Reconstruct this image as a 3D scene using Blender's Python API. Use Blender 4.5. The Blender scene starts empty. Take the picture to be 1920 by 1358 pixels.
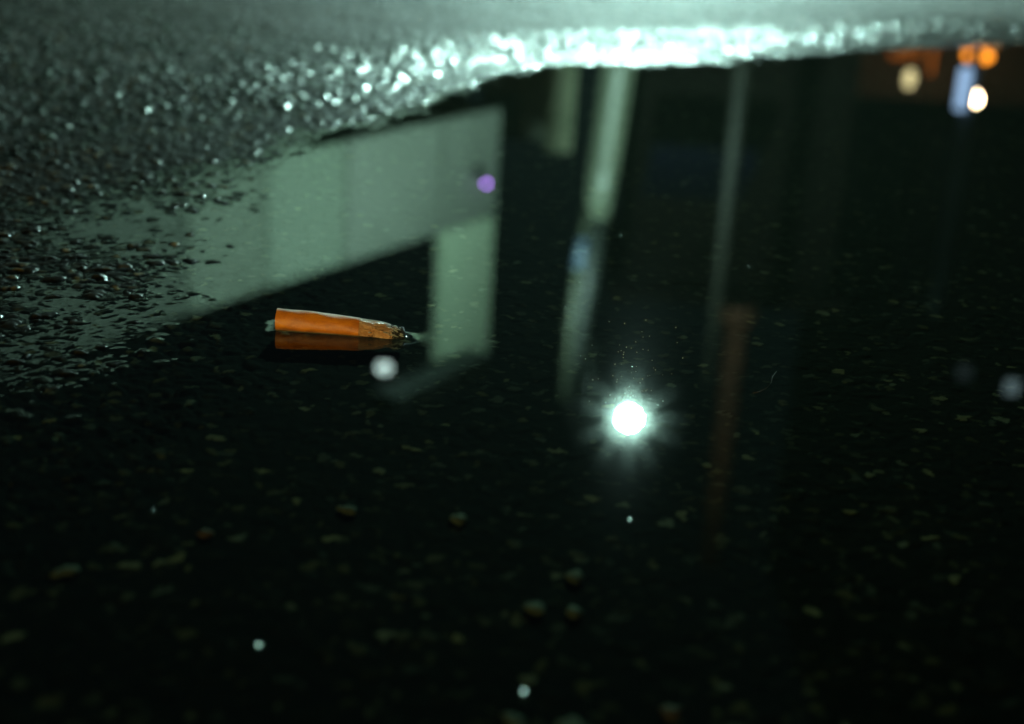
import bpy, bmesh, math, random
import numpy as np
from mathutils import Vector, Matrix

random.seed(5)
sc = bpy.context.scene
COL = sc.collection

# ------------------------------------------------------------------ camera
CAM_H = 0.139
PITCH = math.radians(20.0)
ROLL = math.radians(3.4)
FPX = 1920 * 50 / 36.0
fw = Vector((0, math.cos(PITCH), -math.sin(PITCH)))
r0 = Vector((1, 0, 0))
u0 = r0.cross(fw)
cr = r0 * math.cos(ROLL) + u0 * math.sin(ROLL)
cu = -r0 * math.sin(ROLL) + u0 * math.cos(ROLL)
cam_d = bpy.data.cameras.new("camera")
cam = bpy.data.objects.new("camera", cam_d)
COL.objects.link(cam)
cam.matrix_world = Matrix(((cr.x, cu.x, -fw.x, 0), (cr.y, cu.y, -fw.y, 0),
                           (cr.z, cu.z, -fw.z, CAM_H), (0, 0, 0, 1)))
cam_d.lens = 50
cam_d.sensor_width = 36
cam_d.sensor_fit = 'HORIZONTAL'
cam_d.clip_start = 0.01
cam_d.clip_end = 600
cam_d.dof.use_dof = True
cam_d.dof.focus_distance = 0.417
cam_d.dof.aperture_fstop = 9.5
cam_d.dof.aperture_blades = 0
sc.camera = cam

# ------------------------------------------------------------------ night sky
world = bpy.data.worlds.new("World")
sc.world = world
world.use_nodes = True
wn = world.node_tree
bg = wn.nodes["Background"]
bg.inputs[0].default_value = (0.45, 0.95, 1.0, 1)
bg.inputs[1].default_value = 0.014

# ------------------------------------------------------------------ exposure and sampling
sc.view_settings.view_transform = 'Standard'
sc.view_settings.look = 'None'
sc.view_settings.exposure = 0
sc.view_settings.gamma = 1
sc.cycles.use_denoising = True
sc.cycles.denoiser = 'OPENIMAGEDENOISE'
sc.cycles.max_bounces = 6
sc.cycles.diffuse_bounces = 2
sc.cycles.glossy_bounces = 3
sc.cycles.transmission_bounces = 4
sc.cycles.transparent_max_bounces = 8
sc.cycles.caustics_reflective = False
sc.cycles.caustics_refractive = False
sc.cycles.sample_clamp_indirect = 20
sc.cycles.use_adaptive_sampling = False
sc.cycles.blur_glossy = 0.0

# lamp strengths, in the lamps' own builders below
STREET_LAMP = 14500.0
SOFFIT_LAMP = 8.0
BOLLARD_LAMP = 720.0


# ------------------------------------------------------------------ helpers
def tag(o, label=None, cat=None, group=None, kind=None):
    if label: o["label"] = label
    if cat: o["category"] = cat
    if group: o["group"] = group
    if kind: o["kind"] = kind
    return o


def empty(name, loc, label, cat, group=None, rz=0):
    o = bpy.data.objects.new(name, None)
    o.empty_display_size = 0.01
    COL.objects.link(o)
    o.location = loc
    o.rotation_euler.z = rz
    return tag(o, label, cat, group)


def link(name, bm, mat, parent=None, smooth=False):
    me = bpy.data.meshes.new(name)
    bmesh.ops.recalc_face_normals(bm, faces=bm.faces)
    bm.to_mesh(me)
    bm.free()
    if smooth:
        me.shade_smooth()
    me.materials.append(mat)
    o = bpy.data.objects.new(name, me)
    COL.objects.link(o)
    if parent is not None:
        o.parent = parent
    return o


def box(bm, lo, hi, bevel=0.0):
    r = bmesh.ops.create_cube(bm, size=1.0)
    vs = r['verts']
    for v in vs:
        v.co = Vector([lo[i] + (v.co[i] + 0.5) * (hi[i] - lo[i]) for i in range(3)])
    if bevel:
        es = list({e for v in vs for e in v.link_edges})
        bmesh.ops.bevel(bm, geom=es, offset=bevel, segments=2, affect='EDGES')


def tube(bm, pts, rads, seg=20, caps=True):
    """A swept round tube through pts with a radius at each point."""
    pts = [Vector(p) for p in pts]
    rings = []
    for i, p in enumerate(pts):
        a = pts[max(i - 1, 0)]
        b = pts[min(i + 1, len(pts) - 1)]
        t = (b - a).normalized()
        ref = Vector((0, 1, 0)) if abs(t.y) < 0.9 else Vector((1, 0, 0))
        n1 = t.cross(ref).normalized()
        n2 = t.cross(n1)
        rings.append([bm.verts.new(p + (n1 * math.cos(k * 2 * math.pi / seg) + n2 * math.sin(k * 2 * math.pi / seg)) * rads[i])
                      for k in range(seg)])
    for i in range(len(rings) - 1):
        for k in range(seg):
            bm.faces.new((rings[i][k], rings[i][(k + 1) % seg], rings[i + 1][(k + 1) % seg], rings[i + 1][k]))
    if caps:
        bm.faces.new(rings[0])
        bm.faces.new(rings[-1][::-1])


def ball(bm, c, r, sx=1, sy=1, sz=1, u=20, v=12):
    res = bmesh.ops.create_uvsphere(bm, u_segments=u, v_segments=v, radius=r)
    for vv in res['verts']:
        vv.co = Vector((vv.co.x * sx + c[0], vv.co.y * sy + c[1], vv.co.z * sz + c[2]))


class N:
    """small node-building helper"""
    def __init__(self, name):
        self.m = bpy.data.materials.new(name)
        self.m.use_nodes = True
        self.t = self.m.node_tree
        self.t.nodes.clear()
        self.out = self.t.nodes.new('ShaderNodeOutputMaterial')

    def n(self, typ, **kw):
        nd = self.t.nodes.new(typ)
        for k, v in kw.items():
            if k == 'i':
                for a, b in v.items():
                    nd.inputs[a].default_value = b
            else:
                setattr(nd, k, v)
        return nd

    def l(self, a, b):
        self.t.links.new(a, b)

    def ramp(self, fac, stops):
        r = self.n('ShaderNodeValToRGB')
        e = r.color_ramp.elements
        while len(e) < len(stops):
            e.new(0.5)
        for k, (p, c) in enumerate(stops):
            e[k].position = p
            e[k].color = (*c, 1) if len(c) == 3 else c
        self.l(fac, r.inputs[0])
        return r.outputs[0]


def rough_paint(name, c1, c2, scale=3.0, rough=0.6, bump=0.15, bscale=40, detail=6, spec=0.5, metal=0.0, stretch=(1, 1, 1)):
    """worn surface: two tones mixed by noise, with a fine bump"""
    b = N(name)
    tc = b.n('ShaderNodeTexCoord')
    mp = b.n('ShaderNodeMapping')
    mp.inputs['Scale'].default_value = stretch
    b.l(tc.outputs['Object'], mp.inputs[0])
    nz = b.n('ShaderNodeTexNoise', i={'Scale': scale, 'Detail': detail, 'Roughness': 0.62})
    b.l(mp.outputs[0], nz.inputs['Vector'])
    col = b.ramp(nz.outputs[0], [(0.32, c1), (0.68, c2)])
    nz2 = b.n('ShaderNodeTexNoise', i={'Scale': bscale, 'Detail': 4})
    b.l(mp.outputs[0], nz2.inputs['Vector'])
    bp = b.n('ShaderNodeBump', i={'Strength': bump, 'Distance': 0.01})
    b.l(nz2.outputs[0], bp.inputs['Height'])
    p = b.n('ShaderNodeBsdfPrincipled', i={'Roughness': rough, 'Specular IOR Level': spec, 'Metallic': metal})
    b.l(col, p.inputs['Base Color'])
    b.l(bp.outputs[0], p.inputs['Normal'])
    b.l(p.outputs[0], b.out.inputs[0])
    return b.m


def glow(name, col, strength):
    b = N(name)
    e = b.n('ShaderNodeEmission', i={'Color': (*col, 1), 'Strength': strength})
    b.l(e.outputs[0], b.out.inputs[0])
    return b.m


# ------------------------------------------------------------------ numpy noise
def hsh(ix, iy, s):
    ix = ix.astype(np.uint32); iy = iy.astype(np.uint32)
    h = ix * np.uint32(374761393) + iy * np.uint32(668265263) + np.uint32((s * 2246822519) & 0xffffffff)
    h = (h ^ (h >> np.uint32(13))) * np.uint32(1274126177)
    h = (h ^ (h >> np.uint32(16))) * np.uint32(2246822519)
    h = h ^ (h >> np.uint32(15))
    return (h & np.uint32(0xffffff)).astype(np.float32) / np.float32(0x1000000)


def vnoise(x, y, s):
    xf = np.floor(x); yf = np.floor(y)
    fx = (x - xf).astype(np.float32); fy = (y - yf).astype(np.float32)
    ix = xf.astype(np.int64); iy = yf.astype(np.int64)
    fx = fx * fx * (3 - 2 * fx); fy = fy * fy * (3 - 2 * fy)
    a = hsh(ix, iy, s); b = hsh(ix + 1, iy, s); c = hsh(ix, iy + 1, s); d = hsh(ix + 1, iy + 1, s)
    return (a + (b - a) * fx) * (1 - fy) + (c + (d - c) * fx) * fy


def fbm(x, y, s, octaves=4):
    t = np.zeros_like(x, dtype=np.float32); a = 0.5
    for k in range(octaves):
        t += a * (vnoise(x * 2 ** k + 17.3 * k, y * 2 ** k - 9.1 * k, s + k) - 0.5)
        a *= 0.5
    return t


def cells(x, y, s):
    """nearest jittered point: distance, second distance and the cell's random number"""
    xf = np.floor(x); yf = np.floor(y)
    ix = xf.astype(np.int64); iy = yf.astype(np.int64)
    d1 = np.full(x.shape, 9.0, np.float32); d2 = d1.copy(); rid = np.zeros_like(d1)
    for dx in (-1, 0, 1):
        for dy in (-1, 0, 1):
            cx = ix + dx; cy = iy + dy
            px = (xf + dx + 0.5 + 0.85 * (hsh(cx, cy, s) - 0.5) - x).astype(np.float32)
            py = (yf + dy + 0.5 + 0.85 * (hsh(cx, cy, s + 7) - 0.5) - y).astype(np.float32)
            d = np.sqrt(px * px + py * py)
            r = hsh(cx, cy, s + 13)
            near = d < d1
            d2 = np.where(near, d1, np.minimum(d2, d))
            rid = np.where(near, r, rid)
            d1 = np.where(near, d, d1)
    return d1, d2, rid


def sstep(a, b, x):
    t = np.clip((x - a) / (b - a), 0, 1)
    return t * t * (3 - 2 * t)


# ------------------------------------------------------------------ the road: relief around the puddle
# (x m, y m, height mm) of the worn hollow in which the water stands, surveyed over the ground
def on_ground(px, py):
    v = fw + cr * ((px - 960) / FPX) - cu * ((py - 679) / FPX)
    t = CAM_H / -v.z
    return (v.x * t, v.y * t)


SURVEY = [  # far bank
    (960, 127, 0), (1100, 120, 0), (1250, 117, 0), (1400, 109, 0), (1550, 99, 0), (1700, 90, 0), (1900, 82, 0),
    (1000, 85, 5), (1250, 78, 5), (1500, 66, 5), (1850, 50, 4.5), (1000, 30, 8), (1400, 20, 8), (1850, 5, 7),
    (1000, -60, 10), (1400, -60, 10), (1900, -60, 9), (600, -60, 8), (100, -60, 5.5),
    (1000, 165, -2.5), (1250, 160, -2.6), (1500, 150, -2.6), (1850, 140, -2.6),
    # left shore
    (880, 158, 0), (760, 195, 0), (640, 236, 0), (540, 268, -0.1),
    (800, 110, 4), (600, 130, 4.0), (400, 90, 5.0), (200, 60, 4.3), (0, 60, 4.0), (650, 190, 2.0), (500, 215, 1.4), (300, 230, 1.8),
    (100, 200, 2.8), (0, 330, 1.0), (200, 350, 0.3), (400, 300, 0.1), (-200, 300, 3), (-200, 600, 1.2), (-200, 900, -0.5),
    (700, 260, -2.2), (600, 330, -1.9), (500, 360, -1.1), (440, 410, -0.95), (540, 470, -1.35), (620, 440, -2.4),
    (350, 430, -0.60), (200, 470, -0.32), (50, 450, -0.05), (0, 600, -0.32), (200, 580, -0.45), (330, 570, -0.68), (440, 560, -1.6),
    (420, 650, -1.7), (300, 690, -0.75), (120, 690, -0.35), (0, 760, -0.40), (200, 810, -1.0), (80, 900, -1.6), (400, 800, -2.6), (300, 950, -2.9),
    # the deep
    (560, 620, -2.6), (760, 520, -3.0), (800, 700, -3.3), (1100, 400, -3.6), (1100, 700, -3.8), (1500, 400, -3.8), (1500, 800, -4),
    (1850, 500, -3.8), (1850, 900, -4), (500, 1100, -3.6), (900, 1100, -4), (1400, 1150, -4), (1850, 1250, -4), (100, 1300, -3.4), (900, 1350, -4),
    (2300, 300, -3), (2300, 700, -3.4), (2300, 100, 0), (2500, 1200, -2)]
SP = np.array([on_ground(a, b) for a, b, c in SURVEY])
SH = np.array([c for a, b, c in SURVEY], float)


def tps_fit(P, H, lam=1e-5):
    n = len(P)
    d2 = ((P[:, None] - P[None]) ** 2).sum(-1)
    K = 0.5 * d2 * np.log(d2 + 1e-12) + lam * np.eye(n)
    Q = np.c_[np.ones(n), P]
    A = np.block([[K, Q], [Q.T, np.zeros((3, 3))]])
    return np.linalg.solve(A, np.r_[H, 0, 0, 0])


def tps_eval(w, P, x, y):
    t = w[-3] + w[-2] * x + w[-1] * y
    for k in range(len(P)):
        d2 = (x - P[k, 0]) ** 2 + (y - P[k, 1]) ** 2
        t += w[k] * 0.5 * d2 * np.log(d2 + 1e-12)
    return t


Y0, Y1, SPREAD, APRON = 0.10, 2.6, 0.62, 0.13
NX, NY = 1440, 1140
OUTER = 3.0    # mm, level of the road away from the hollow
tv = np.linspace(0, 1, NY)
# closer rows near the lens, a little wider far away
rows = Y0 * (Y1 / Y0) ** tv
rows = np.interp(np.linspace(0, 1, NY), [0, 0.07, 0.60, 0.90, 1.0], [0.10, 0.17, 0.62, 1.45, 2.6])
us = np.linspace(-1, 1, NX)
Yg = np.repeat(rows[:, None], NX, 1)
Xg = us[None, :] * (APRON + SPREAD * Yg)

# coarse survey surface, then resampled
wts = tps_fit(SP, SH)
cr_r = rows[::8]; cr_u = us[::8]
cy_, cx_ = np.repeat(cr_r[:, None], len(cr_u), 1), cr_u[None, :] * (APRON + SPREAD * cr_r[:, None])
mac_c = tps_eval(wts, SP, cx_, cy_)
fi = np.clip(np.searchsorted(cr_r, rows, 'right') - 1, 0, len(cr_r) - 2)
ft = ((rows - cr_r[fi]) / (cr_r[fi + 1] - cr_r[fi]))[:, None]
tmp = mac_c[fi] * (1 - ft) + mac_c[fi + 1] * ft
fj = np.clip(np.searchsorted(cr_u, us, 'right') - 1, 0, len(cr_u) - 2)
fs = ((us - cr_u[fj]) / (cr_u[fj + 1] - cr_u[fj]))[None, :]
macro = tmp[:, fj] * (1 - fs) + tmp[:, fj + 1] * fs
macro = np.clip(macro, -4.5, 10)
edge = np.minimum.reduce([sstep(1.0, 0.90, np.abs(us))[None, :] * np.ones_like(Yg), sstep(0.105, 0.16, Yg), sstep(2.55, 1.9, Yg)])
macro = OUTER + (macro - OUTER) * edge

xm, ym = Xg * 1000.0, Yg * 1000.0          # millimetres
wx = xm + 2.8 * fbm(xm / 3.2, ym / 3.2, 31, 3) * 2
wy = ym + 2.8 * fbm(xm / 3.2, ym / 3.2, 57, 3) * 2
d1, d2, rid = cells(wx / 5.0, wy / 5.0, 3)
amp = 0.08 + 1.25 * rid ** 2.0
dome = np.clip(1 - (d1 / 0.60) ** 2, 0, 1) ** 0.75
big = amp * dome
e1, e2, rid2 = cells(wx / 3.0 + 40, wy / 3.0 + 11, 19)
small = (0.1 + 0.75 * rid2) * np.clip(1 - (e1 / 0.62) ** 2, 0, 1)
fine = 0.22 * fbm(xm / 1.6, ym / 1.6, 77, 3)
und = 1.6 * fbm(xm / 30.0, ym / 30.0, 91, 3)
rel = np.maximum(big, 0.75 * small) + 0.25 * small + fine + und - 0.35
silt = 1 - 0.68 * sstep(-1.6, -3.0, macro)      # road dirt has settled between the stones in the deep part
rel = rel * silt
road_z = macro + rel * np.clip(edge * 1.5, 0, 1)
road_z[0, :] = road_z[-1, :] = OUTER
road_z[:, 0] = road_z[:, -1] = OUTER

# stone tints (true colour of each aggregate stone in the bitumen)
pick = hsh((rid * 99991).astype(np.int64), (rid * 7919).astype(np.int64), 5)
pick2 = hsh((rid2 * 99991).astype(np.int64), (rid2 * 7919).astype(np.int64), 6)
in_big = sstep(0.36, 0.24, d1) * (rid > 0.35)
in_small = sstep(0.42, 0.30, e1) * (1 - in_big)
tint = np.zeros(Xg.shape + (4,), np.float32); tint[..., 3] = 1
base = np.array([0.0045, 0.005, 0.0045])


def stone_col(p):
    lv = np.where(p > 0.95, 0.20, np.where(p > 0.80, 0.075, np.where(p > 0.5, 0.016, 0.007)))
    warm = (p * 37.0) % 1.0
    c = np.stack([lv * (0.95 + 0.35 * warm), lv * (0.95 + 0.05 * warm), lv * (0.85 - 0.35 * warm)], -1)
    return c


mott = (0.8 + 0.9 * (fbm(xm / 1.1, ym / 1.1, 401, 3) + 0.35))[..., None]
ib = in_big[..., None]; is_ = in_small[..., None]
colr = base * (1 - ib) * (1 - is_) + ib * stone_col(pick) * mott + is_ * (1 - ib) * stone_col(pick2 * 0.97) * mott * 0.60
tint[..., :3] = np.clip(colr, 0.004, 0.8)

# water level 0: film over the stones, flat between them, drawn up against whatever stands in it
film = 0.06
KM = 0.40


def smax(a, b, k):
    h = np.clip(0.5 + 0.5 * (a - b) / k, 0, 1)
    return b + (a - b) * h + k * h * (1 - h)


b1, b2, bid = cells(xm / 7.6 + 7, ym / 7.6 + 3, 71)          # lens-shaped drops sitting on the wet stones
hw_ = 2.0 + 2.2 * hsh((bid * 99991).astype(np.int64), (bid * 7919).astype(np.int64), 9)
bead = np.where(bid < 0.82, np.clip(1 - (b1 * 7.6 / hw_) ** 2, 0, 1), 0) * sstep(0.9, 2.0, macro) * sstep(6.6, 3.6, macro)
soft = macro + (0.93 * np.maximum(big, 0.75 * small) + 0.22 * small + 0.12 * fine + und - 0.33) * np.clip(edge * 1.5, 0, 1)
land = np.maximum(soft * (1 - 0.75 * sstep(0, 0.5, bead)) + (macro + 0.35 + und * 0.8) * 0.75 * sstep(0, 0.5, bead), road_z) + film + 0.35 * hw_ * bead
water_z = smax(land, np.zeros_like(land), KM)
# the smooth maximum lifts open water nowhere; keep open water exactly level
thin = sstep(1.3, 0.10, water_z - road_z) * sstep(-0.2, 0.5, land)

on_bead = sstep(0.0, 0.15, bead)
damp = sstep(1.0, 4.8, macro) * thin
uneven = (0.34 * thin + 0.22 * damp) * (1 - on_bead) + 0.18 * on_bead          # roughness of the wet skin
wet = 1 - (0.72 * thin - 0.06 * damp) * (1 - on_bead) - 0.45 * damp * on_bead    # how much of it is covered by water

# menisci climbing the cigarette end, which floats along (BX0..BX1) at y = BY
BX0, BX1, BY = -0.0702, -0.0322, 0.3990


def butt_r(s):
    return np.interp(s, [0, 0.62, 0.80, 0.92, 1.0], [3.55, 3.4, 3.3, 2.6, 1.3])


BDY = -0.0010   # the burnt end lies a little nearer
sx = np.clip((Xg - BX0) / (BX1 - BX0), 0, 1)
cxx = BX0 + sx * (BX1 - BX0); cyy = BY + sx * BDY
ddx = (Xg - cxx) * 1000; ddy = (Yg - cyy) * 1000
inside = (np.abs(ddx) < 1e-6)
dist = np.where(inside, np.maximum(np.abs(ddy) - butt_r(sx), 0),
                np.hypot(ddx, np.maximum(np.abs(ddy) - butt_r(sx) * 0.9, 0)))
rise = 0.55 * np.exp(-dist / 1.5)
rise *= sstep(14, 5, dist)
water_z = water_z + rise
# grains and floating crumbs that dimple the surface: x, y (m), radius, height (mm)
ripple = 0.004 * fbm(xm / 9.0, ym / 14.0, 611, 2) + 0.012 * fbm(xm / 55.0, ym / 70.0, 631, 2)
water_z = water_z + ripple * sstep(0.3, 0.9, water_z - road_z)


def sheet(name, Z, mat):
    nv = NX * NY
    co = np.empty((nv, 3), np.float32)
    co[:, 0] = Xg.ravel(); co[:, 1] = Yg.ravel(); co[:, 2] = Z.ravel() / 1000.0
    idx = np.arange(nv, dtype=np.int32).reshape(NY, NX)
    q = np.stack([idx[:-1, :-1], idx[:-1, 1:], idx[1:, 1:], idx[1:, :-1]], -1).reshape(-1, 4)
    me = bpy.data.meshes.new(name)
    me.vertices.add(nv)
    me.vertices.foreach_set('co', co.ravel())
    me.loops.add(q.size)
    me.loops.foreach_set('vertex_index', q.ravel())
    me.polygons.add(len(q))
    me.polygons.foreach_set('loop_start', np.arange(0, q.size, 4, dtype=np.int32))
    me.update(calc_edges=True)
    me.shade_smooth()
    me.materials.append(mat)
    o = bpy.data.objects.new(name, me)
    COL.objects.link(o)
    return o


# road material
b = N('wet_asphalt')
at = b.n('ShaderNodeAttribute', attribute_name='tint')
tc = b.n('ShaderNodeTexCoord')
nz = b.n('ShaderNodeTexNoise', i={'Scale': 1400, 'Detail': 4, 'Roughness': 0.7})
b.l(tc.outputs['Object'], nz.inputs['Vector'])
bp = b.n('ShaderNodeBump', i={'Strength': 0.5, 'Distance': 0.0003})
b.l(nz.outputs[0], bp.inputs['Height'])
p = b.n('ShaderNodeBsdfPrincipled', i={'Roughness': 0.8, 'Specular IOR Level': 0.02})
b.l(at.outputs['Color'], p.inputs['Base Color'])
b.l(bp.outputs[0], p.inputs['Normal'])
b.l(p.outputs[0], b.out.inputs[0])
ASPHALT = b.m

# water material: Fresnel mirror over clear water, a thin film on the stones is less even
b = N('puddle_water')
at = b.n('ShaderNodeAttribute', attribute_name='thin')
ad = b.n('ShaderNodeAttribute', attribute_name='wet')
mr = b.n('ShaderNodeAttribute', attribute_name='uneven')
tcw = b.n('ShaderNodeTexCoord')
nzw = b.n('ShaderNodeTexNoise', i={'Scale': 430, 'Detail': 2, 'Roughness': 0.55})
b.l(tcw.outputs['Object'], nzw.inputs['Vector'])
hw = b.n('ShaderNodeMath', operation='MULTIPLY')
b.l(nzw.outputs[0], hw.inputs[0]); b.l(at.outputs['Fac'], hw.inputs[1])
bw = b.n('ShaderNodeBump', i={'Strength': 1.0, 'Distance': 0.00025})
b.l(hw.outputs[0], bw.inputs['Height'])
geo = b.n('ShaderNodeNewGeometry')
ior = b.n('ShaderNodeMapRange', i={'From Min': 0.0, 'From Max': 1.0, 'To Min': 1.333, 'To Max': 1 / 1.333})
b.l(geo.outputs['Backfacing'], ior.inputs['Value'])       # light leaving upward is weakened no more than light coming in
fr = b.n('ShaderNodeFresnel')
b.l(ior.outputs[0], fr.inputs['IOR'])
tr = b.n('ShaderNodeBsdfTransparent')
murk = b.n('ShaderNodeMix', data_type='RGBA')
murk.inputs['A'].default_value = (0.46, 0.54, 0.46, 1)      # standing water, cloudy with road dirt
murk.inputs['B'].default_value = (0.92, 0.94, 0.92, 1)      # a film too thin to hide anything
b.l(at.outputs['Fac'], murk.inputs['Factor'])
b.l(murk.outputs['Result'], tr.inputs['Color'])
gl = b.n('ShaderNodeBsdfGlossy', i={'Color': (1, 1, 1, 1)})
gl.distribution = 'GGX'
b.l(mr.outputs['Fac'], gl.inputs['Roughness'])
b.l(bw.outputs[0], gl.inputs['Normal'])
gl2 = b.n('ShaderNodeBsdfGlossy', i={'Color': (1, 1, 1, 1), 'Roughness': 0.13})   # faint wide lobe, added to imitate lens bloom round the lamp
gl2.distribution = 'GGX'
mg = b.n('ShaderNodeMixShader', i={'Fac': 0.0007})
b.l(gl.outputs[0], mg.inputs[1]); b.l(gl2.outputs[0], mg.inputs[2])
mx = b.n('ShaderNodeMixShader')
ff = b.n('ShaderNodeMath', operation='MULTIPLY')
b.l(fr.outputs[0], ff.inputs[0]); b.l(ad.outputs['Fac'], ff.inputs[1])     # half-dry stone sheds its film
b.l(ff.outputs[0], mx.inputs['Fac'])
b.l(tr.outputs[0], mx.inputs[1]); b.l(mg.outputs[0], mx.inputs[2])
b.l(mx.outputs[0], b.out.inputs[0])
WATER = b.m

road = tag(sheet('road', road_z, ASPHALT), kind='structure')
a = road.data.color_attributes.new('tint', 'FLOAT_COLOR', 'POINT')
a.data.foreach_set('color', tint.ravel())
puddle = tag(sheet('puddle_water', water_z, WATER), kind='structure')
a = puddle.data.attributes.new('thin', 'FLOAT', 'POINT')
a.data.foreach_set('value', thin.astype(np.float32).ravel())
for nm_, arr_ in (('uneven', uneven), ('wet', wet)):
    a = puddle.data.attributes.new(nm_, 'FLOAT', 'POINT')
    a.data.foreach_set('value', arr_.astype(np.float32).ravel())

# the rest of the road, level, out to the horizon
bm = bmesh.new()
zo = OUTER / 1000
X0_, X1_ = APRON + SPREAD * Y0, APRON + SPREAD * Y1
c = [(-X0_, Y0), (X0_, Y0), (X1_, Y1), (-X1_, Y1)]
B = [(-300, -300), (300, -300), (300, 300), (-300, 300)]
ci = [bm.verts.new((x, y, zo)) for x, y in c]
co = [bm.verts.new((x, y, zo)) for x, y in B]
for k in range(4):
    bm.faces.new((co[k], co[(k + 1) % 4], ci[(k + 1) % 4], ci[k]))
FAR_ROAD = rough_paint('far_asphalt', (0.005, 0.0055, 0.005), (0.022, 0.024, 0.022), 220, 0.5, 0.9, 420, spec=0.25)
tag(link('street', bm, FAR_ROAD), kind='structure')

# ------------------------------------------------------------------ the cigarette end
b = N('cork_tipping')
tc = b.n('ShaderNodeTexCoord')
nz = b.n('ShaderNodeTexNoise', i={'Scale': 260, 'Detail': 7, 'Roughness': 0.68})
mp = b.n('ShaderNodeMapping'); mp.inputs['Scale'].default_value = (0.55, 1, 1)
b.l(tc.outputs['Object'], mp.inputs[0]); b.l(mp.outputs[0], nz.inputs['Vector'])
colr_ = b.ramp(nz.outputs[0], [(0.28, (0.26, 0.066, 0.001)), (0.50, (0.50, 0.142, 0.002)), (0.80, (0.74, 0.27, 0.006))])
vo = b.n('ShaderNodeTexVoronoi', i={'Scale': 800, 'Randomness': 1})
b.l(tc.outputs['Object'], vo.inputs['Vector'])
fk = b.ramp(vo.outputs['Distance'], [(0.05, (1, 1, 1)), (0.16, (0, 0, 0))])
mxc = b.n('ShaderNodeMix', data_type='RGBA')
mxc.inputs['B'].default_value = (0.85, 0.45, 0.08, 1)
mth = b.n('ShaderNodeMath', operation='MULTIPLY', i={1: 0.35})
b.l(fk, mth.inputs[0]); b.l(mth.outputs[0], mxc.inputs['Factor'])
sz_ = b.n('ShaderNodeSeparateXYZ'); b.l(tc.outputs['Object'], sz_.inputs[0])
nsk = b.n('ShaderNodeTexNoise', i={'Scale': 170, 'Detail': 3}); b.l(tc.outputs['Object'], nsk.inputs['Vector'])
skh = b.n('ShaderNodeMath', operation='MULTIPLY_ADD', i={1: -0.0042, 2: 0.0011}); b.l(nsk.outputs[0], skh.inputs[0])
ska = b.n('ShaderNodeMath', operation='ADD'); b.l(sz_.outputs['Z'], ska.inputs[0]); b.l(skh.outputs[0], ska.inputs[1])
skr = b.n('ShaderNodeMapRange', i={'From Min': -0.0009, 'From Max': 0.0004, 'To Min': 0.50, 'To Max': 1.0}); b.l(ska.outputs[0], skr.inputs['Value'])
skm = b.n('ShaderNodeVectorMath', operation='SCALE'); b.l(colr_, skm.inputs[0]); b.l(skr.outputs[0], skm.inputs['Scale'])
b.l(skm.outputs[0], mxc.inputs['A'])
nz2 = b.n('ShaderNodeTexNoise', i={'Scale': 2600, 'Detail': 3})
b.l(tc.outputs['Object'], nz2.inputs['Vector'])
bp = b.n('ShaderNodeBump', i={'Strength': 0.45, 'Distance': 0.0002})
b.l(nz2.outputs[0], bp.inputs['Height'])
p = b.n('ShaderNodeBsdfPrincipled', i={'Roughness': 0.52, 'Specular IOR Level': 0.5, 'Subsurface Weight': 0.0,
                                       'Sheen Weight': 0.5, 'Sheen Roughness': 0.4})
b.l(mxc.outputs['Result'], p.inputs['Base Color']); b.l(bp.outputs[0], p.inputs['Normal'])
b.l(p.outputs[0], b.out.inputs[0])
CORK = b.m

PAPER = rough_paint('wet_cigarette_paper', (0.36, 0.15, 0.05), (0.66, 0.42, 0.22), 180, 0.30, 0.5, 1500, 5, 0.6, 0, (0.6, 1, 1))
ASH = rough_paint('wet_ash', (0.006, 0.006, 0.006), (0.05, 0.047, 0.042), 700, 0.22, 0.8, 2200, 5, 0.6)
ASHW = rough_paint('pale_ash', (0.30, 0.29, 0.26), (0.75, 0.74, 0.68), 900, 0.35, 0.8, 2400, 5, 0.5)
INK = rough_paint('faded_ink', (0.008, 0.005, 0.004), (0.02, 0.012, 0.008), 900, 0.4, 0.1, 900)
FIBRE = rough_paint('filter_fibre', (0.5, 0.42, 0.28), (0.7, 0.62, 0.45), 900, 0.8, 0.6, 3000)

L = 0.0396   # full length


def butt_prof(s):
    """half width, half height, centre height (mm) along the end, s in 0..1"""
    ry = np.interp(s, [0, .30, .60, .625, .72, .80, .87, .95, 1.0], [3.85, 3.80, 3.80, 3.78, 3.9, 3.9, 3.6, 3.0, 2.0])
    rz = np.interp(s, [0, .30, .60, .625, .72, .80, .87, .95, 1.0], [3.85, 3.75, 3.45, 3.40, 3.25, 3.0, 2.75, 2.35, 1.7])
    zc = np.interp(s, [0, .30, .60, .625, .72, .80, .87, .95, 1.0], [2.35, 2.0, 1.50, 1.45, 1.15, 0.85, 0.60, 0.40, 0.30])
    return ry, rz, zc


def butt_pt(s, th, off=0.0):
    ry, rz, zc = butt_prof(s)
    wob = 0.06 * math.sin(3 * th + 14 * s) + 0.05 * math.sin(5 * th - 23 * s)
    if s > 0.63:
        wob += (s - 0.63) * (1.3 * math.sin(2 * th + 31 * s) + 0.9 * math.sin(7 * th + 19 * s) * 0.6)
    c_, s_ = math.cos(th), math.sin(th)
    down = (rz + wob + off) if s_ > 0 else (zc + 0.45 + 0.3 * wob + off)      # sodden flat underneath
    return Vector((BX0 + s * L, BY + s * BDY + (ry + wob + off) * c_ / 1000, (zc + down * s_) / 1000))


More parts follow.
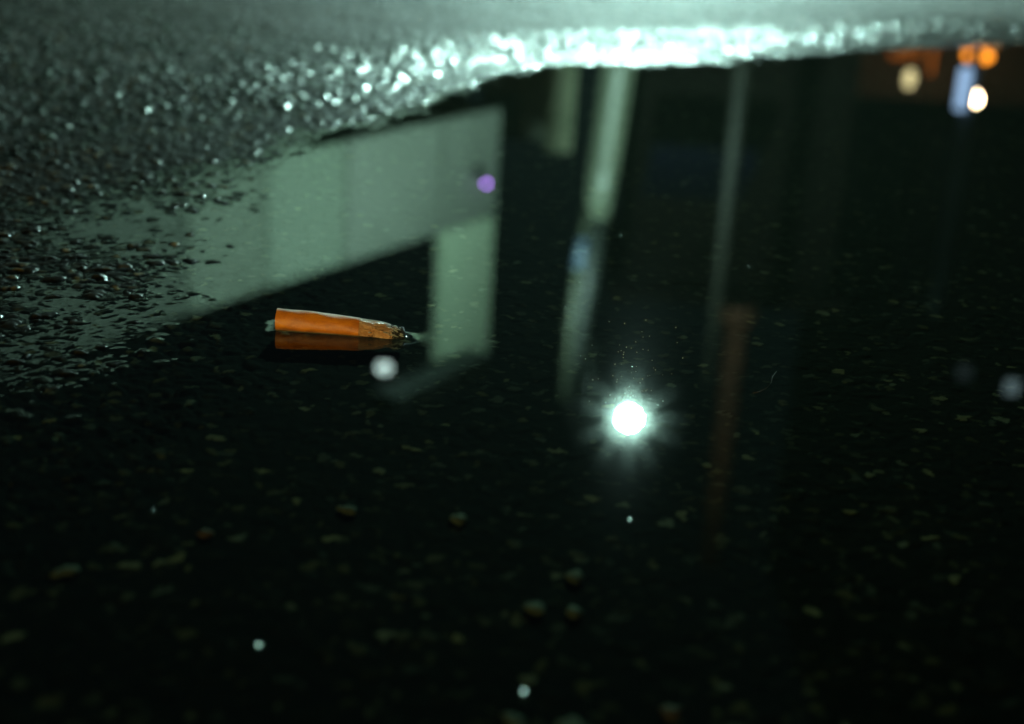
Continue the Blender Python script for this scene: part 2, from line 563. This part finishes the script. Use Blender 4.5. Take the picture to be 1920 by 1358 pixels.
def butt_skin(bm, s0, s1, ns, off=0.0, th0=0, th1=2 * math.pi, nt=72, jag=0.0, rough=0.0, seed=1):
    rg = random.Random(seed)
    full = abs(th1 - th0 - 2 * math.pi) < 1e-6
    n = nt if full else nt + 1
    jg = [rg.uniform(-1, 1) for _ in range(n)]
    rings = []
    for i in range(ns + 1):
        ring = []
        for k in range(n):
            th = th0 + (th1 - th0) * k / nt
            s = s0 + (s1 - s0) * i / ns
            if i == ns: s += jag * jg[k]
            ring.append(bm.verts.new(butt_pt(s, th, off + rough * rg.uniform(-1, 1))))
        rings.append(ring)
    for i in range(ns):
        for k in range(nt):
            k2 = (k + 1) % n if full else k + 1
            bm.faces.new((rings[i][k], rings[i][k2], rings[i + 1][k2], rings[i + 1][k]))
    return rings


butt = empty('cigarette_butt', (BX0 + L / 2, BY, 0),
             'soggy smoked cigarette end with orange filter floating in the dark puddle', 'cigarette butt')


def under(o, root):
    o.parent = root
    o.matrix_parent_inverse = Matrix.Translation(-root.location)
    return o


bm = bmesh.new()
rg_ = butt_skin(bm, 0.0, 0.622, 60, 0.0)
cork = under(link('filter', bm, CORK, None, True), butt)
bm = bmesh.new()
vs = [bm.verts.new(butt_pt(0.012, k * 2 * math.pi / 72, -0.12)) for k in range(72)]
cc = bm.verts.new(Vector((BX0 + 0.014 * L, BY, 0.00215)))
for k in range(72):
    bm.faces.new((vs[k], vs[(k + 1) % 72], cc))
fe = link('filter_plug', bm, FIBRE, None, True)
fe.parent = cork
bm = bmesh.new()
butt_skin(bm, 0.610, 0.872, 50, -0.10, rough=0.035, jag=0.012, seed=4)
paper = under(link('paper', bm, PAPER, None, True), butt)

# the printed code round the paper: two rows of small dark strokes
bm = bmesh.new()


def stroke(pts, w=0.0036):
    """ink stroke on the paper skin; points are (s, theta)"""
    for (s0, t0), (s1, t1) in zip(pts[:-1], pts[1:]):
        n = 4
        dsx, dty = (s1 - s0) * L, (t1 - t0) * 0.0036
        ln = math.hypot(dsx, dty) or 1e-9
        ox, oy = -dty / ln * w * 0.04, dsx / ln * w * 0.04
        prev = None
        for i in range(n + 1):
            s = s0 + (s1 - s0) * i / n; t = t0 + (t1 - t0) * i / n
            a_ = bm.verts.new(butt_pt(s + ox / L, t + oy / 0.0036, 0.012))
            b_ = bm.verts.new(butt_pt(s - ox / L, t - oy / 0.0036, 0.012))
            if prev: bm.faces.new((prev[0], a_, b_, prev[1]))
            prev = (a_, b_)


TH = math.pi + 0.06     # facing the lens
def g(ds, dt): return (0.700 + ds, TH + dt)
stroke([g(0.0, -0.30), g(0.022, -0.30)]); stroke([g(0.0, -0.36), g(0.0, -0.22)])
stroke([g(0.006, -0.02), g(0.0, 0.03), g(0.0, 0.14), g(0.008, 0.19), g(0.020, 0.19), g(0.027, 0.13), g(0.027, 0.03), g(0.021, -0.02)])
stroke([g(0.002, 0.34), g(0.022, 0.34)])
mk = link('printed_mark', bm, INK)
mk.parent = paper

# burnt end: wrinkled black char with pale flakes
bm = bmesh.new()
rgs = butt_skin(bm, 0.85, 0.958, 34, -0.12, rough=0.20, nt=60, seed=9)
tip = bm.verts.new(Vector((BX0 + 0.968 * L, BY + BDY, 0.0004)))
for k in range(60):
    bm.faces.new((rgs[-1][k], rgs[-1][(k + 1) % 60], tip))
ash = under(link('burnt_tip', bm, ASH, None, True), butt)
bm = bmesh.new()
rr = random.Random(12)
for k in range(26):
    s = rr.uniform(0.80, 0.94)
    t = rr.uniform(math.pi * 0.45, math.pi * 0.93)
    ce = butt_pt(s, t, 0.05)
    res = bmesh.ops.create_icosphere(bm, subdivisions=2, radius=0.001)
    a1, a2 = rr.uniform(0.25, 0.9), rr.uniform(0.12, 0.32)
    for v in res['verts']:
        q = v.co * (1 + rr.uniform(-.18, .18))
        v.co = Vector((q.x * a1, q.y * a2, q.z * a2 * 0.7 - q.x * a1 * 0.25)) + ce
fl = link('ash_flakes', bm, ASHW, None, True)
fl.parent = ash

# ------------------------------------------------------------------ street lamp over the puddle
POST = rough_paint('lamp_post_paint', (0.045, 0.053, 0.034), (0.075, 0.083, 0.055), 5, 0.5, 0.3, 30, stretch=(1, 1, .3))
DARKMET = rough_paint('dark_metal', (0.008, 0.009, 0.009), (0.018, 0.018, 0.018), 6, 0.6, 0.2, 30, spec=0.1)
SLEEVE = rough_paint('pale_blue_sticker', (0.055, 0.075, 0.11), (0.075, 0.10, 0.14), 10, 0.4, 0.1, 40)
LAMPC = (0.58, 1.0, 0.88)
LP = Vector((0.909, 9.96, 3.883))
GN = Vector((-0.084, -0.922, -0.378)).normalized()
lampo = empty('street_lamp', (0.84, 12.0, zo),
              'leaning pale street lamp with one dazzling greenish white head above the road', 'street lamp')


def post_at(z):
    return Vector((0.739 - 0.068 * (z - 1.546), 12.0, z))


def sub(name, bm, mat, root, smooth=True):
    o = link(name, bm, mat, None, smooth)
    return under(o, root)


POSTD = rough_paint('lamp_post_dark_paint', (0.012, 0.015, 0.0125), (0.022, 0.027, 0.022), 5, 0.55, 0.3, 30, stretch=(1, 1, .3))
CON = Vector((-0.098, -0.11, 0))    # conduit clipped to the left of the post
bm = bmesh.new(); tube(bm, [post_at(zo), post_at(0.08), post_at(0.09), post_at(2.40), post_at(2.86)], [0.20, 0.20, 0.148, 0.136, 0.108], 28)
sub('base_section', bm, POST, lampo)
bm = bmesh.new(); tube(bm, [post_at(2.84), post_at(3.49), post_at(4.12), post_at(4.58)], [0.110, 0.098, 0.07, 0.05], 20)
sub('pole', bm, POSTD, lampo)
bm = bmesh.new(); tube(bm, [post_at(2.80) + CON, post_at(3.8) + CON, post_at(4.55) + CON * 0.6], [0.042, 0.042, 0.042], 14)
sub('conduit', bm, POST, lampo)
bm = bmesh.new(); tube(bm, [post_at(3.0) + CON, post_at(3.28) + CON], [0.055, 0.055], 16)
sub('sleeve', bm, SLEEVE, lampo)
top = post_at(4.56)
bm = bmesh.new(); tube(bm, [top, top + Vector((0.02, -.10, 0.12)), top + Vector((0.10, -.5, 0.14)), LP + Vector((-0.04, 0.42, 0.30)), LP - GN * 0.21],
                       [0.035] * 5, 14)
sub('arm', bm, DARKMET, lampo)
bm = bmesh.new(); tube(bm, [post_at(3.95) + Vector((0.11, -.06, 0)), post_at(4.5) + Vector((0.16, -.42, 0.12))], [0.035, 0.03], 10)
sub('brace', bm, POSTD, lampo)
hd = bmesh.new()
tube(hd, [LP - GN * d_ for d_ in (0.10, 0.12, 0.19, 0.22)], [0.05, 0.055, 0.05, 0.02], 28)
shade = sub('lamp_holder', hd, DARKMET, lampo)
bm = bmesh.new(); ball(bm, LP, 0.065, u=24, v=14)
bulb = link('bulb', bm, glow('lamp_light', LAMPC, STREET_LAMP), None, True)
bulb.parent = shade

# added clear disc behind the bulb, painted with lens bloom and rays
b = N('lamp_bloom')
ar = b.n('ShaderNodeAttribute', attribute_name='dust')  # this layer carries the strength of the painted bloom
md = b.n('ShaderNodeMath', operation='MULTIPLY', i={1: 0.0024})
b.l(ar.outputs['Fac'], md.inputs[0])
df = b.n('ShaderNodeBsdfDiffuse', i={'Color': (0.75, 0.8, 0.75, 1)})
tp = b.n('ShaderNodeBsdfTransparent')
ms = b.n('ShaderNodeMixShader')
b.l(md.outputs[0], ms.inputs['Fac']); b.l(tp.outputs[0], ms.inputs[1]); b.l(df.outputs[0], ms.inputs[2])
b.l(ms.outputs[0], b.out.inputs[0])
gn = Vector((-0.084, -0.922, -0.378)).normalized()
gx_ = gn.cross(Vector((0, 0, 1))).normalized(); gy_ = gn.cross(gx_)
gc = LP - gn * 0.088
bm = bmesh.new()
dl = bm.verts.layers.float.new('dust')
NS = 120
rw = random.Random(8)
ray_glow = [rw.uniform(0.3, 0.6) for _ in range(NS)]
for k0 in (3, 13, 24, 31, 47, 58, 66, 79, 88, 99, 110):          # painted starburst rays, running out from the middle
    ray_glow[k0] = ray_glow[(k0 + 1) % NS] = rw.uniform(4.0, 7.0)
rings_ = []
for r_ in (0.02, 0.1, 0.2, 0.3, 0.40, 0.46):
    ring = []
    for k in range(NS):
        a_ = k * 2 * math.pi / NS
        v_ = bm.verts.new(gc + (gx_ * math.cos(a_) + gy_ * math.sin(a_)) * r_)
        v_[dl] = ray_glow[k] * (0.0 if r_ > 0.45 else 0.10 if r_ > 0.39 else 0.28 if r_ > .29 else 0.55 if r_ > .19 else 3.6)  # bloom painted strongest near the bulb, fading outward
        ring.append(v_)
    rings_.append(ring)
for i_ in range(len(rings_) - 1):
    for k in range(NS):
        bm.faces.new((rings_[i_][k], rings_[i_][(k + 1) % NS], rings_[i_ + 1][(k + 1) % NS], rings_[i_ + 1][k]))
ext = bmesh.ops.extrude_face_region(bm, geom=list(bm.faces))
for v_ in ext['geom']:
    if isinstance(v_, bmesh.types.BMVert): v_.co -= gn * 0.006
pl = link('bloom_plate', bm, b.m)
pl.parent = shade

# ------------------------------------------------------------------ pale building with an open loggia
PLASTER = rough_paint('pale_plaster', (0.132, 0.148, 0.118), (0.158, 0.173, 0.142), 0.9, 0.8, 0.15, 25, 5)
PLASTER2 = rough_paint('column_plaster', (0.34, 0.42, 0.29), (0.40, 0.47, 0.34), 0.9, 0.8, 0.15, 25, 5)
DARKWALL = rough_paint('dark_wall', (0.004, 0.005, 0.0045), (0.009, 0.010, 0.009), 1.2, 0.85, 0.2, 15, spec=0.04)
R_, L_ = Vector((-0.25, 14.0, 0)), Vector((-2.31, 10.65, 0))   # corner column foot and far left end of the front
al = (L_ - R_).normalized()
ang = math.atan2(al.y, al.x)
bld = empty('loggia_building', (R_.x, R_.y, zo),
            'pale building with panelled balcony parapet and a corner column carrying the lit ceiling', 'building', rz=ang)


def bpart(name, boxes, mat, bevel=0.008):
    """boxes in the building's own frame: x along the front, y into the house (negative is the street), z up"""
    bm = bmesh.new()
    for lo, hi in boxes:
        box(bm, lo, hi, bevel)
    o = link(name, bm, mat, bld)
    return o


# local frame: +x runs from the column to the left; which side is the street?
nrm = Vector((-al.y, al.x, 0))
street = 1 if nrm.dot(Vector((0, -1, 0))) > 0 else -1     # +y local towards the street?
S = -street                                                 # depth into the house


def dy(a_, b_):
    a_, b_ = S * a_, S * b_
    return (min(a_, b_), max(a_, b_))


def bb(x0, x1, d0, d1, z0, z1):
    y0, y1 = dy(d0, d1)
    return ((x0, y0, z0), (x1, y1, z1))


W = 6.6
PLASTER3 = rough_paint('plaster_falloff_slight', (0.120, 0.146, 0.108), (0.142, 0.168, 0.128), 0.9, 0.8, 0.15, 25, 5)  # panels darken leftward: lamp falloff painted into the plaster colours
PLASTER4 = rough_paint('plaster_falloff_mid', (0.085, 0.102, 0.074), (0.112, 0.130, 0.097), 0.9, 0.8, 0.15, 25, 5)
PLASTER5 = rough_paint('plaster_falloff_far', (0.038, 0.048, 0.034), (0.056, 0.068, 0.048), 0.9, 0.8, 0.15, 25, 5)
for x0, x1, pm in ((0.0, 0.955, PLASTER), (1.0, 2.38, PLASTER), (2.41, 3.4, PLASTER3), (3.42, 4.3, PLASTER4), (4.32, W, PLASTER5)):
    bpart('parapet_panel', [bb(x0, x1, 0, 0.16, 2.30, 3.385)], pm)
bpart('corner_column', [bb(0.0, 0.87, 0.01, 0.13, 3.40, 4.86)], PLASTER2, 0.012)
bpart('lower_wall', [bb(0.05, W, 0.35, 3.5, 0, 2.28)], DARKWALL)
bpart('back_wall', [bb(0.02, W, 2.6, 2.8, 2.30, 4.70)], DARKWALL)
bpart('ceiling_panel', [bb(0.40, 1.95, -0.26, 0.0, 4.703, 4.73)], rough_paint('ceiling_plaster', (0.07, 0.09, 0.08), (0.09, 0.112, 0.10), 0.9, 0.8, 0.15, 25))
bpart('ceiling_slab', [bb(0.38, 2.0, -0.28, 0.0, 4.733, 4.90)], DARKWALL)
bpart('side_parapet', [bb(-0.0, 0.16, 0.165, 2.9, 2.32, 3.30)], PLASTER)

# ceiling lamp under the loggia ceiling
CL = Vector((-1.215, 12.70, 4.62))
cl = empty('ceiling_lamp', (CL.x, CL.y, 4.70), 'small round lamp glowing under the loggia ceiling beside the corner column', 'lamp')
bm = bmesh.new(); tube(bm, [CL + Vector((0, 0, z)) for z in (0.081, 0.06, 0.05)], [0.08, 0.08, 0.05], 24)
sub('base', bm, DARKMET, cl)
bm = bmesh.new(); ball(bm, CL, 0.070, sz=0.8)
sub('diffuser', bm, glow('ceiling_lamp_light', (0.72, 1.0, 0.93), SOFFIT_LAMP), cl)

# violet light fixed to the parapet, near the column
PU = Vector((-0.414, 13.86, 3.05))
pv = PU + Vector((0.0, 0.0, 0.0))
out = (-nrm if S > 0 else nrm)
vl = empty('wall_light', tuple(R_ + al * 0.42 + Vector((0, 0, 2.84))), 'tiny violet light on a dark bracket on the parapet beside the column', 'light')
c0 = R_ + al * 0.36 + out * 0.10
bm = bmesh.new(); ball(bm, c0 + Vector((0, 0, 2.99)), 0.022)
sub('lens', bm, glow('violet_light', (0.50, 0.22, 1.0), 26), vl)
bm = bmesh.new(); tube(bm, [R_ + al * 0.42 + out * 0.004 + Vector((0, 0, 2.84)), R_ + al * 0.40 + out * 0.07 + Vector((0, 0, 2.91)), c0 + Vector((0, 0, 2.965))], [0.05, 0.04, 0.02], 12)
sub('bracket', bm, DARKMET, vl)

# ------------------------------------------------------------------ concrete post and side wall beyond the building
CONC = rough_paint('greenish_concrete', (0.20, 0.22, 0.135), (0.30, 0.31, 0.20), 2.5, 0.85, 0.4, 30)
bm = bmesh.new(); box(bm, (0.21, 15.85, zo), (0.53, 16.17, 3.10), 0.015)
tag(link('gate_post', bm, CONC), 'square pale concrete gate post standing behind the street lamp pole', 'post')
DIMW = rough_paint('dim_render', (0.15, 0.17, 0.13), (0.21, 0.235, 0.18), 1.5, 0.85, 0.3, 20)
bm = bmesh.new(); box(bm, (-0.55, 17.0, zo), (0.45, 17.25, 3.20), 0.01)
tag(link('garden_wall', bm, DIMW), 'dim grey garden wall behind the pale gate post', 'wall')

# ------------------------------------------------------------------ grey pole and dark kiosk with rusty flue
GREYP = rough_paint('grey_pole_paint', (0.0075, 0.0072, 0.0052), (0.013, 0.0125, 0.009), 6, 0.6, 0.2, 40, spec=0.15)
bm = bmesh.new(); tube(bm, [(1.755, 11.9, zo), (1.755, 11.9, 1.2), (1.752, 11.9, 4.3)], [0.085, 0.075, 0.04], 20)
po = tag(link('steel_pole', bm, GREYP, None, True), 'thin plain grey steel pole in front of the dark kiosk', 'pole')

KWALL = rough_paint('kiosk_boards', (0.0035, 0.0027, 0.002), (0.006, 0.0046, 0.0035), 2.0, 0.85, 0.3, 20, spec=0.03)
kio = empty('kiosk', (2.6, 15.0, zo), 'dark brown boarded kiosk with flat roof behind the grey pole', 'kiosk')
bm = bmesh.new(); box(bm, (1.15, 14.2, zo), (3.25, 16.6, 4.05), 0.02)
sub('wall', bm, KWALL, kio, False)
bm = bmesh.new(); box(bm, (0.95, 14.0, 4.052), (3.4, 16.8, 4.22), 0.02)
sub('roof', bm, KWALL, kio, False)
NAVY = rough_paint('navy_canvas', (0.001, 0.0012, 0.0045), (0.0014, 0.0017, 0.0065), 3, 0.8, 0.3, 40, spec=0.03)
bm = bmesh.new()
v = [bm.verts.new(q) for q in ((1.2, 14.19, 3.15), (2.2, 14.19, 3.15), (2.2, 13.35, 2.62), (1.2, 13.35, 2.62),
                               (1.2, 14.19, 3.12), (2.2, 14.19, 3.12), (2.2, 13.36, 2.45), (1.2, 13.36, 2.45))]
for f_ in ((0, 1, 2, 3), (7, 6, 5, 4), (3, 2, 6, 7), (0, 3, 7, 4), (2, 1, 5, 6), (1, 0, 4, 5)):
    bm.faces.new([v[i] for i in f_])
sub('awning', bm, NAVY, kio, False)

RUST = rough_paint('rusty_pipe', (0.10, 0.038, 0.018), (0.18, 0.070, 0.034), 5, 0.75, 0.5, 30)
fp = empty('flue_pipe', (2.44, 14.8, 4.22), 'rusty brown flue pipe rising from the kiosk roof', 'pipe')
bm = bmesh.new(); tube(bm, [(2.43, 14.8, 4.223), (2.43, 14.8, 7.6)], [0.12, 0.12], 24)
sub('pipe', bm, RUST, fp)
bm = bmesh.new(); ball(bm, (2.43, 14.8, 4.50), 0.21, sz=1.15)
sub('collar', bm, RUST, fp)

# ------------------------------------------------------------------ shop on the far right with its lights
SWALL = rough_paint('shop_wall', (0.035, 0.025, 0.018), (0.065, 0.045, 0.03), 1.2, 0.8, 0.3, 12)
shop = empty('shop', (8.5, 31.5, zo), 'dark shop on the far side of the street with orange lit window and door', 'shop')
bm = bmesh.new(); box(bm, (6.6, 31.2, zo), (11.5, 36.0, 4.6), 0.03)
sub('wall', bm, SWALL, shop, False)
ORG = glow('orange_window_light', (1.0, 0.26, 0.03), 0.4)
w_ = bmesh.new(); box(w_, (7.72, 31.13, 3.45), (8.40, 31.19, 3.75), 0.01)
sub('window', w_, ORG, shop, False)
w_ = bmesh.new(); box(w_, (8.60, 31.13, 1.7), (8.70, 31.19, 4.05), 0.01)
sub('door_light', w_, glow('orange_door_light', (1.0, 0.26, 0.03), 0.5), shop, False)

ls = empty('wall_lantern', (7.65, 29.0, 3.85), 'dull yellow oval lantern hanging in front of the shop window', 'lantern')
bm = bmesh.new(); ball(bm, (7.65, 29.0, 3.86), 0.11, sz=1.8)
sub('glass', bm, glow('yellow_lantern_light', (1.0, 0.86, 0.42), 2.2), ls)
bm = bmesh.new(); tube(bm, [(7.65, 29.0, zo), (7.65, 29.0, 3.66)], [0.05, 0.04], 12)
sub('pole', bm, DARKMET, ls)
bm = bmesh.new(); tube(bm, [(7.65, 29, 4.05), (7.65, 29, 4.12)], [0.1, 0.03], 12)
sub('cap', bm, DARKMET, ls)

og = empty('amber_sign', (8.85, 28.7, 3.27), 'small bright amber oval sign near the pavement of the shop', 'sign')
bm = bmesh.new(); ball(bm, (8.85, 28.7, 3.30), 0.13, sx=2.2, sy=.5)
sub('lit_face', bm, glow('amber_sign_light', (1.0, 0.30, 0.02), 7.0), og)
bm = bmesh.new(); tube(bm, [(8.85, 28.76, zo), (8.85, 28.76, 3.28)], [0.05, 0.05], 12)
sub('pole', bm, DARKMET, og)

bs = empty('sign_pole', (8.5, 27.8, zo), 'tall dark pole with a narrow pale blue lit sign', 'sign')
bm = bmesh.new(); tube(bm, [(8.55, 27.85, zo), (8.55, 27.85, 8.4)], [0.14, 0.11], 16)
sub('pole', bm, rough_paint('pole_blue_grey', (0.25, 0.29, 0.32), (0.36, 0.40, 0.43), 5, 0.5, 0.2, 30), bs)
bm = bmesh.new(); box(bm, (8.23, 27.55, 3.40), (8.43, 27.68, 4.20), 0.02)
sub('lit_panel', bm, glow('blue_sign_light', (0.42, 0.66, 1.0), 1.9), bs, False)

gp = empty('globe_lamp', (8.84, 28.5, zo), 'round warm white globe lamp beside the blue lit sign', 'lamp')
bm = bmesh.new(); ball(bm, (8.80, 28.5, 4.10), 0.16)
sub('globe', bm, glow('warm_globe_light', (1.0, 0.72, 0.42), 90), gp)
bm = bmesh.new(); tube(bm, [(8.80, 28.5, zo), (8.80, 28.5, 3.97)], [0.06, 0.045], 14)
sub('pole', bm, DARKMET, gp)

TW = rough_paint('tower_wall', (0.010, 0.012, 0.018), (0.018, 0.021, 0.03), 0.5, 0.8, 0.2, 6)
tw = empty('tower_block', (13, 42, zo), 'tall unlit tower block on the right with two faint lit windows', 'building')
bm = bmesh.new(); box(bm, (10.5, 38.2, zo), (22, 50, 26), 0.05)
sub('wall', bm, TW, tw, False)
for px, s_, z_ in ((14.28, 0.9, 13.62), (12.85, 0.10, 13.25)):
    bm = bmesh.new(); box(bm, (px - .18, 38.12, z_ - .2), (px + .18, 38.19, z_ + .2), 0.01)
    sub('window', bm, glow('pale_window_light', (0.6, 0.9, 0.95), s_), tw, False)

# ------------------------------------------------------------------ bollard light behind the photographer
BP = Vector((-1.1, -2.6, 0.50))
bo = empty('bollard_light', (BP.x, BP.y, zo), 'low warm bollard light at the kerb', 'lamp')
bm = bmesh.new(); tube(bm, [(BP.x, BP.y, zo), (BP.x, BP.y, 0.38)], [0.07, 0.07], 20)
sub('post', bm, DARKMET, bo)
bm = bmesh.new(); ball(bm, BP, 0.09, sz=1.25)
sub('globe', bm, glow('bollard_globe', (1.0, 0.78, 0.28), BOLLARD_LAMP), bo)

# ------------------------------------------------------------------ glinting flecks afloat on the water
FLECK = rough_paint('shiny_fleck', (0.42, 0.46, 0.42), (0.5, 0.54, 0.5), 900, 0.42, 0.0, 900, metal=1.0)
lamp_dir = lambda q: (LP - q).normalized()


def fleck_mesh(size, seed):
    bm = bmesh.new()
    rg = random.Random(seed)
    n = 9
    top_ = [bm.verts.new((size * math.cos(k * 2 * math.pi / n) * rg.uniform(.75, 1.1), size * math.sin(k * 2 * math.pi / n) * rg.uniform(.75, 1.1), 0)) for k in range(n)]
    bot_ = [bm.verts.new((v_.co.x * .8, v_.co.y * .8, -size * 0.35)) for v_ in top_]
    bm.faces.new(top_); bm.faces.new(bot_[::-1])
    for k in range(n):
        bm.faces.new((top_[k], bot_[k], bot_[(k + 1) % n], top_[(k + 1) % n]))
    return bm


FLECKS = [  # x px, y px of the spot, size mm, what singles it out
    (982, 1300, .26, 'largest soft glinting fleck at the near edge of the puddle'),
    (485, 1213, .24, 'soft round glinting fleck low in the near left water'),
    (1180, 977, .16, 'teal glinting fleck directly below the lamp reflection'),
    (288, 958, .10, 'small glinting fleck in the near water left of the cigarette'),
    (1163, 445, .14, 'glinting fleck floating on the reflection of the lamp post base'),
    (1087, 531, .10, 'glinting fleck floating on the reflection of the blue sleeve'),
    (1185, 690, .16, 'bright glinting fleck just above the lamp reflection'),
    (1233, 762, .10, 'glinting fleck right beside the lamp reflection'),
    (1060, 577, .13, 'crooked pale fleck between column and lamp reflections'),
    (1403, 501, .09, 'faint fleck on the water beside the grey pole reflection'),
    (714, 26, .40, 'lone bright glint on the wet asphalt at the far top edge'),
]
for k, (px, py, sz, lab) in enumerate(FLECKS):
    gx, gy = on_ground(px, py)
    q = Vector((gx, gy, 0.0004 if py > 120 else 0.0085))
    o = link('glinting_fleck', fleck_mesh(sz / 1000 * 1.35, k), FLECK)
    n_ = (lamp_dir(q) + (Vector((0, 0, CAM_H)) - q).normalized()).normalized()
    o.rotation_mode = 'QUATERNION'
    o.rotation_quaternion = Vector((0, 0, 1)).rotation_difference(n_)
    o.location = q
    tag(o, lab, 'fleck', 'glinting flecks on the puddle')

# fine dust drifting on the film in front of the lamp's reflection
bm = bmesh.new()
rd = random.Random(3)
for k in range(70):
    px = rd.gauss(1190, 42); py = rd.uniform(600, 765)
    gx, gy = on_ground(px, py)
    res = bmesh.ops.create_icosphere(bm, subdivisions=1, radius=rd.uniform(0.07, 0.16) / 1000)
    for v_ in res['verts']:
        v_.co += Vector((gx, gy, 0.00005))
DUSTM = rough_paint('pale_dust', (0.5, 0.62, 0.62), (0.7, 0.82, 0.82), 900, 0.3, 0, 900)
tag(link('dust', bm, DUSTM, None, True), 'fine pale dust specks on the water above the lamp reflection', 'dust', kind='stuff')

# loose pale pebbles on the bottom of the puddle
PEB = [rough_paint('pebble_buff', (0.07, 0.066, 0.048), (0.19, 0.175, 0.125), 500, 0.6, 0.4, 1500),
       rough_paint('pebble_rust', (0.09, 0.04, 0.022), (0.19, 0.085, 0.05), 500, 0.6, 0.4, 1500)]
PEBBLES = [(1003, 1106, 2.0, 0, 'bright buff pebble on the puddle bottom below the lamp reflection'),
           (1078, 1112, 2.0, 0, 'paler round pebble right of the bright buff pebble'),
           (965, 1312, 2.0, 0, 'slim buff pebble tilted beside the largest glinting fleck'),
           (1075, 1330, 2.6, 0, 'broad dim pebble at the near edge of the puddle'),
           (1262, 1295, 1.9, 1, 'rust red pebble lying on the near bottom'),
           (385, 970, 1.7, 1, 'brown round pebble in the near left water'),
           (120, 1046, 2.2, 0, 'long buff pebble at the left near the shore'),
           (862, 940, 2.2, 0, 'oval pale pebble below the ceiling lamp reflection'),
           (650, 925, 2.0, 0, 'grey round pebble below the cigarette'),
           (1080, 1050, 2.2, 0, 'dim angular pebble above the bright buff pebble')]
for k, (px, py, sz, mi, lab) in enumerate(PEBBLES):
    gx, gy = on_ground(px, py + 8)
    bm = bmesh.new()
    rg = random.Random(40 + k)
    bmesh.ops.create_icosphere(bm, subdivisions=3, radius=sz / 1000)
    ph = [rg.uniform(0, 6) for _ in range(4)]
    for v_ in bm.verts:
        d_ = v_.co.normalized()
        f_ = 1 + .14 * math.sin(3 * d_.x + ph[0]) + .12 * math.sin(4 * d_.y + ph[1]) + .08 * math.sin(7 * d_.x + 5 * d_.z + ph[2])
        v_.co = Vector((v_.co.x * f_ * 1.15, v_.co.y * f_ * .85, v_.co.z * f_ * .40))
    o = link('pebble', bm, PEB[mi], None, True)
    # bed it on the road surface under it
    iy = int(np.clip(np.searchsorted(rows, gy), 0, NY - 1)); ix = int(np.clip((gx / (APRON + SPREAD * gy) + 1) / 2 * (NX - 1), 0, NX - 1))
    hz = min(float(road_z[iy, ix]) / 1000 + sz * .35 / 1000, -0.6 / 1000 - sz * .5 / 1000)
    o.location = (gx, gy, hz)
    o.rotation_euler = (0, 0, rg.uniform(0, 3))
    tag(o, lab, 'pebble', 'loose pebbles on the puddle bottom')

# a thin curled fibre
bm = bmesh.new()
pts = []
for i, (px, py) in enumerate([(1412, 738), (1425, 735), (1438, 728), (1446, 718), (1449, 706), (1456, 697)]):
    gx, gy = on_ground(px, py); pts.append((gx, gy, 0.00012))
tube(bm, pts, [0.00004] * len(pts), 8)
tag(link('fibre', bm, rough_paint('brown_fibre', (0.06, 0.04, 0.02), (0.10, 0.065, 0.035), 900, 0.5, 0, 900), None, True),
    'thin curled brown fibre on the water right of the lamp reflection', 'fibre')
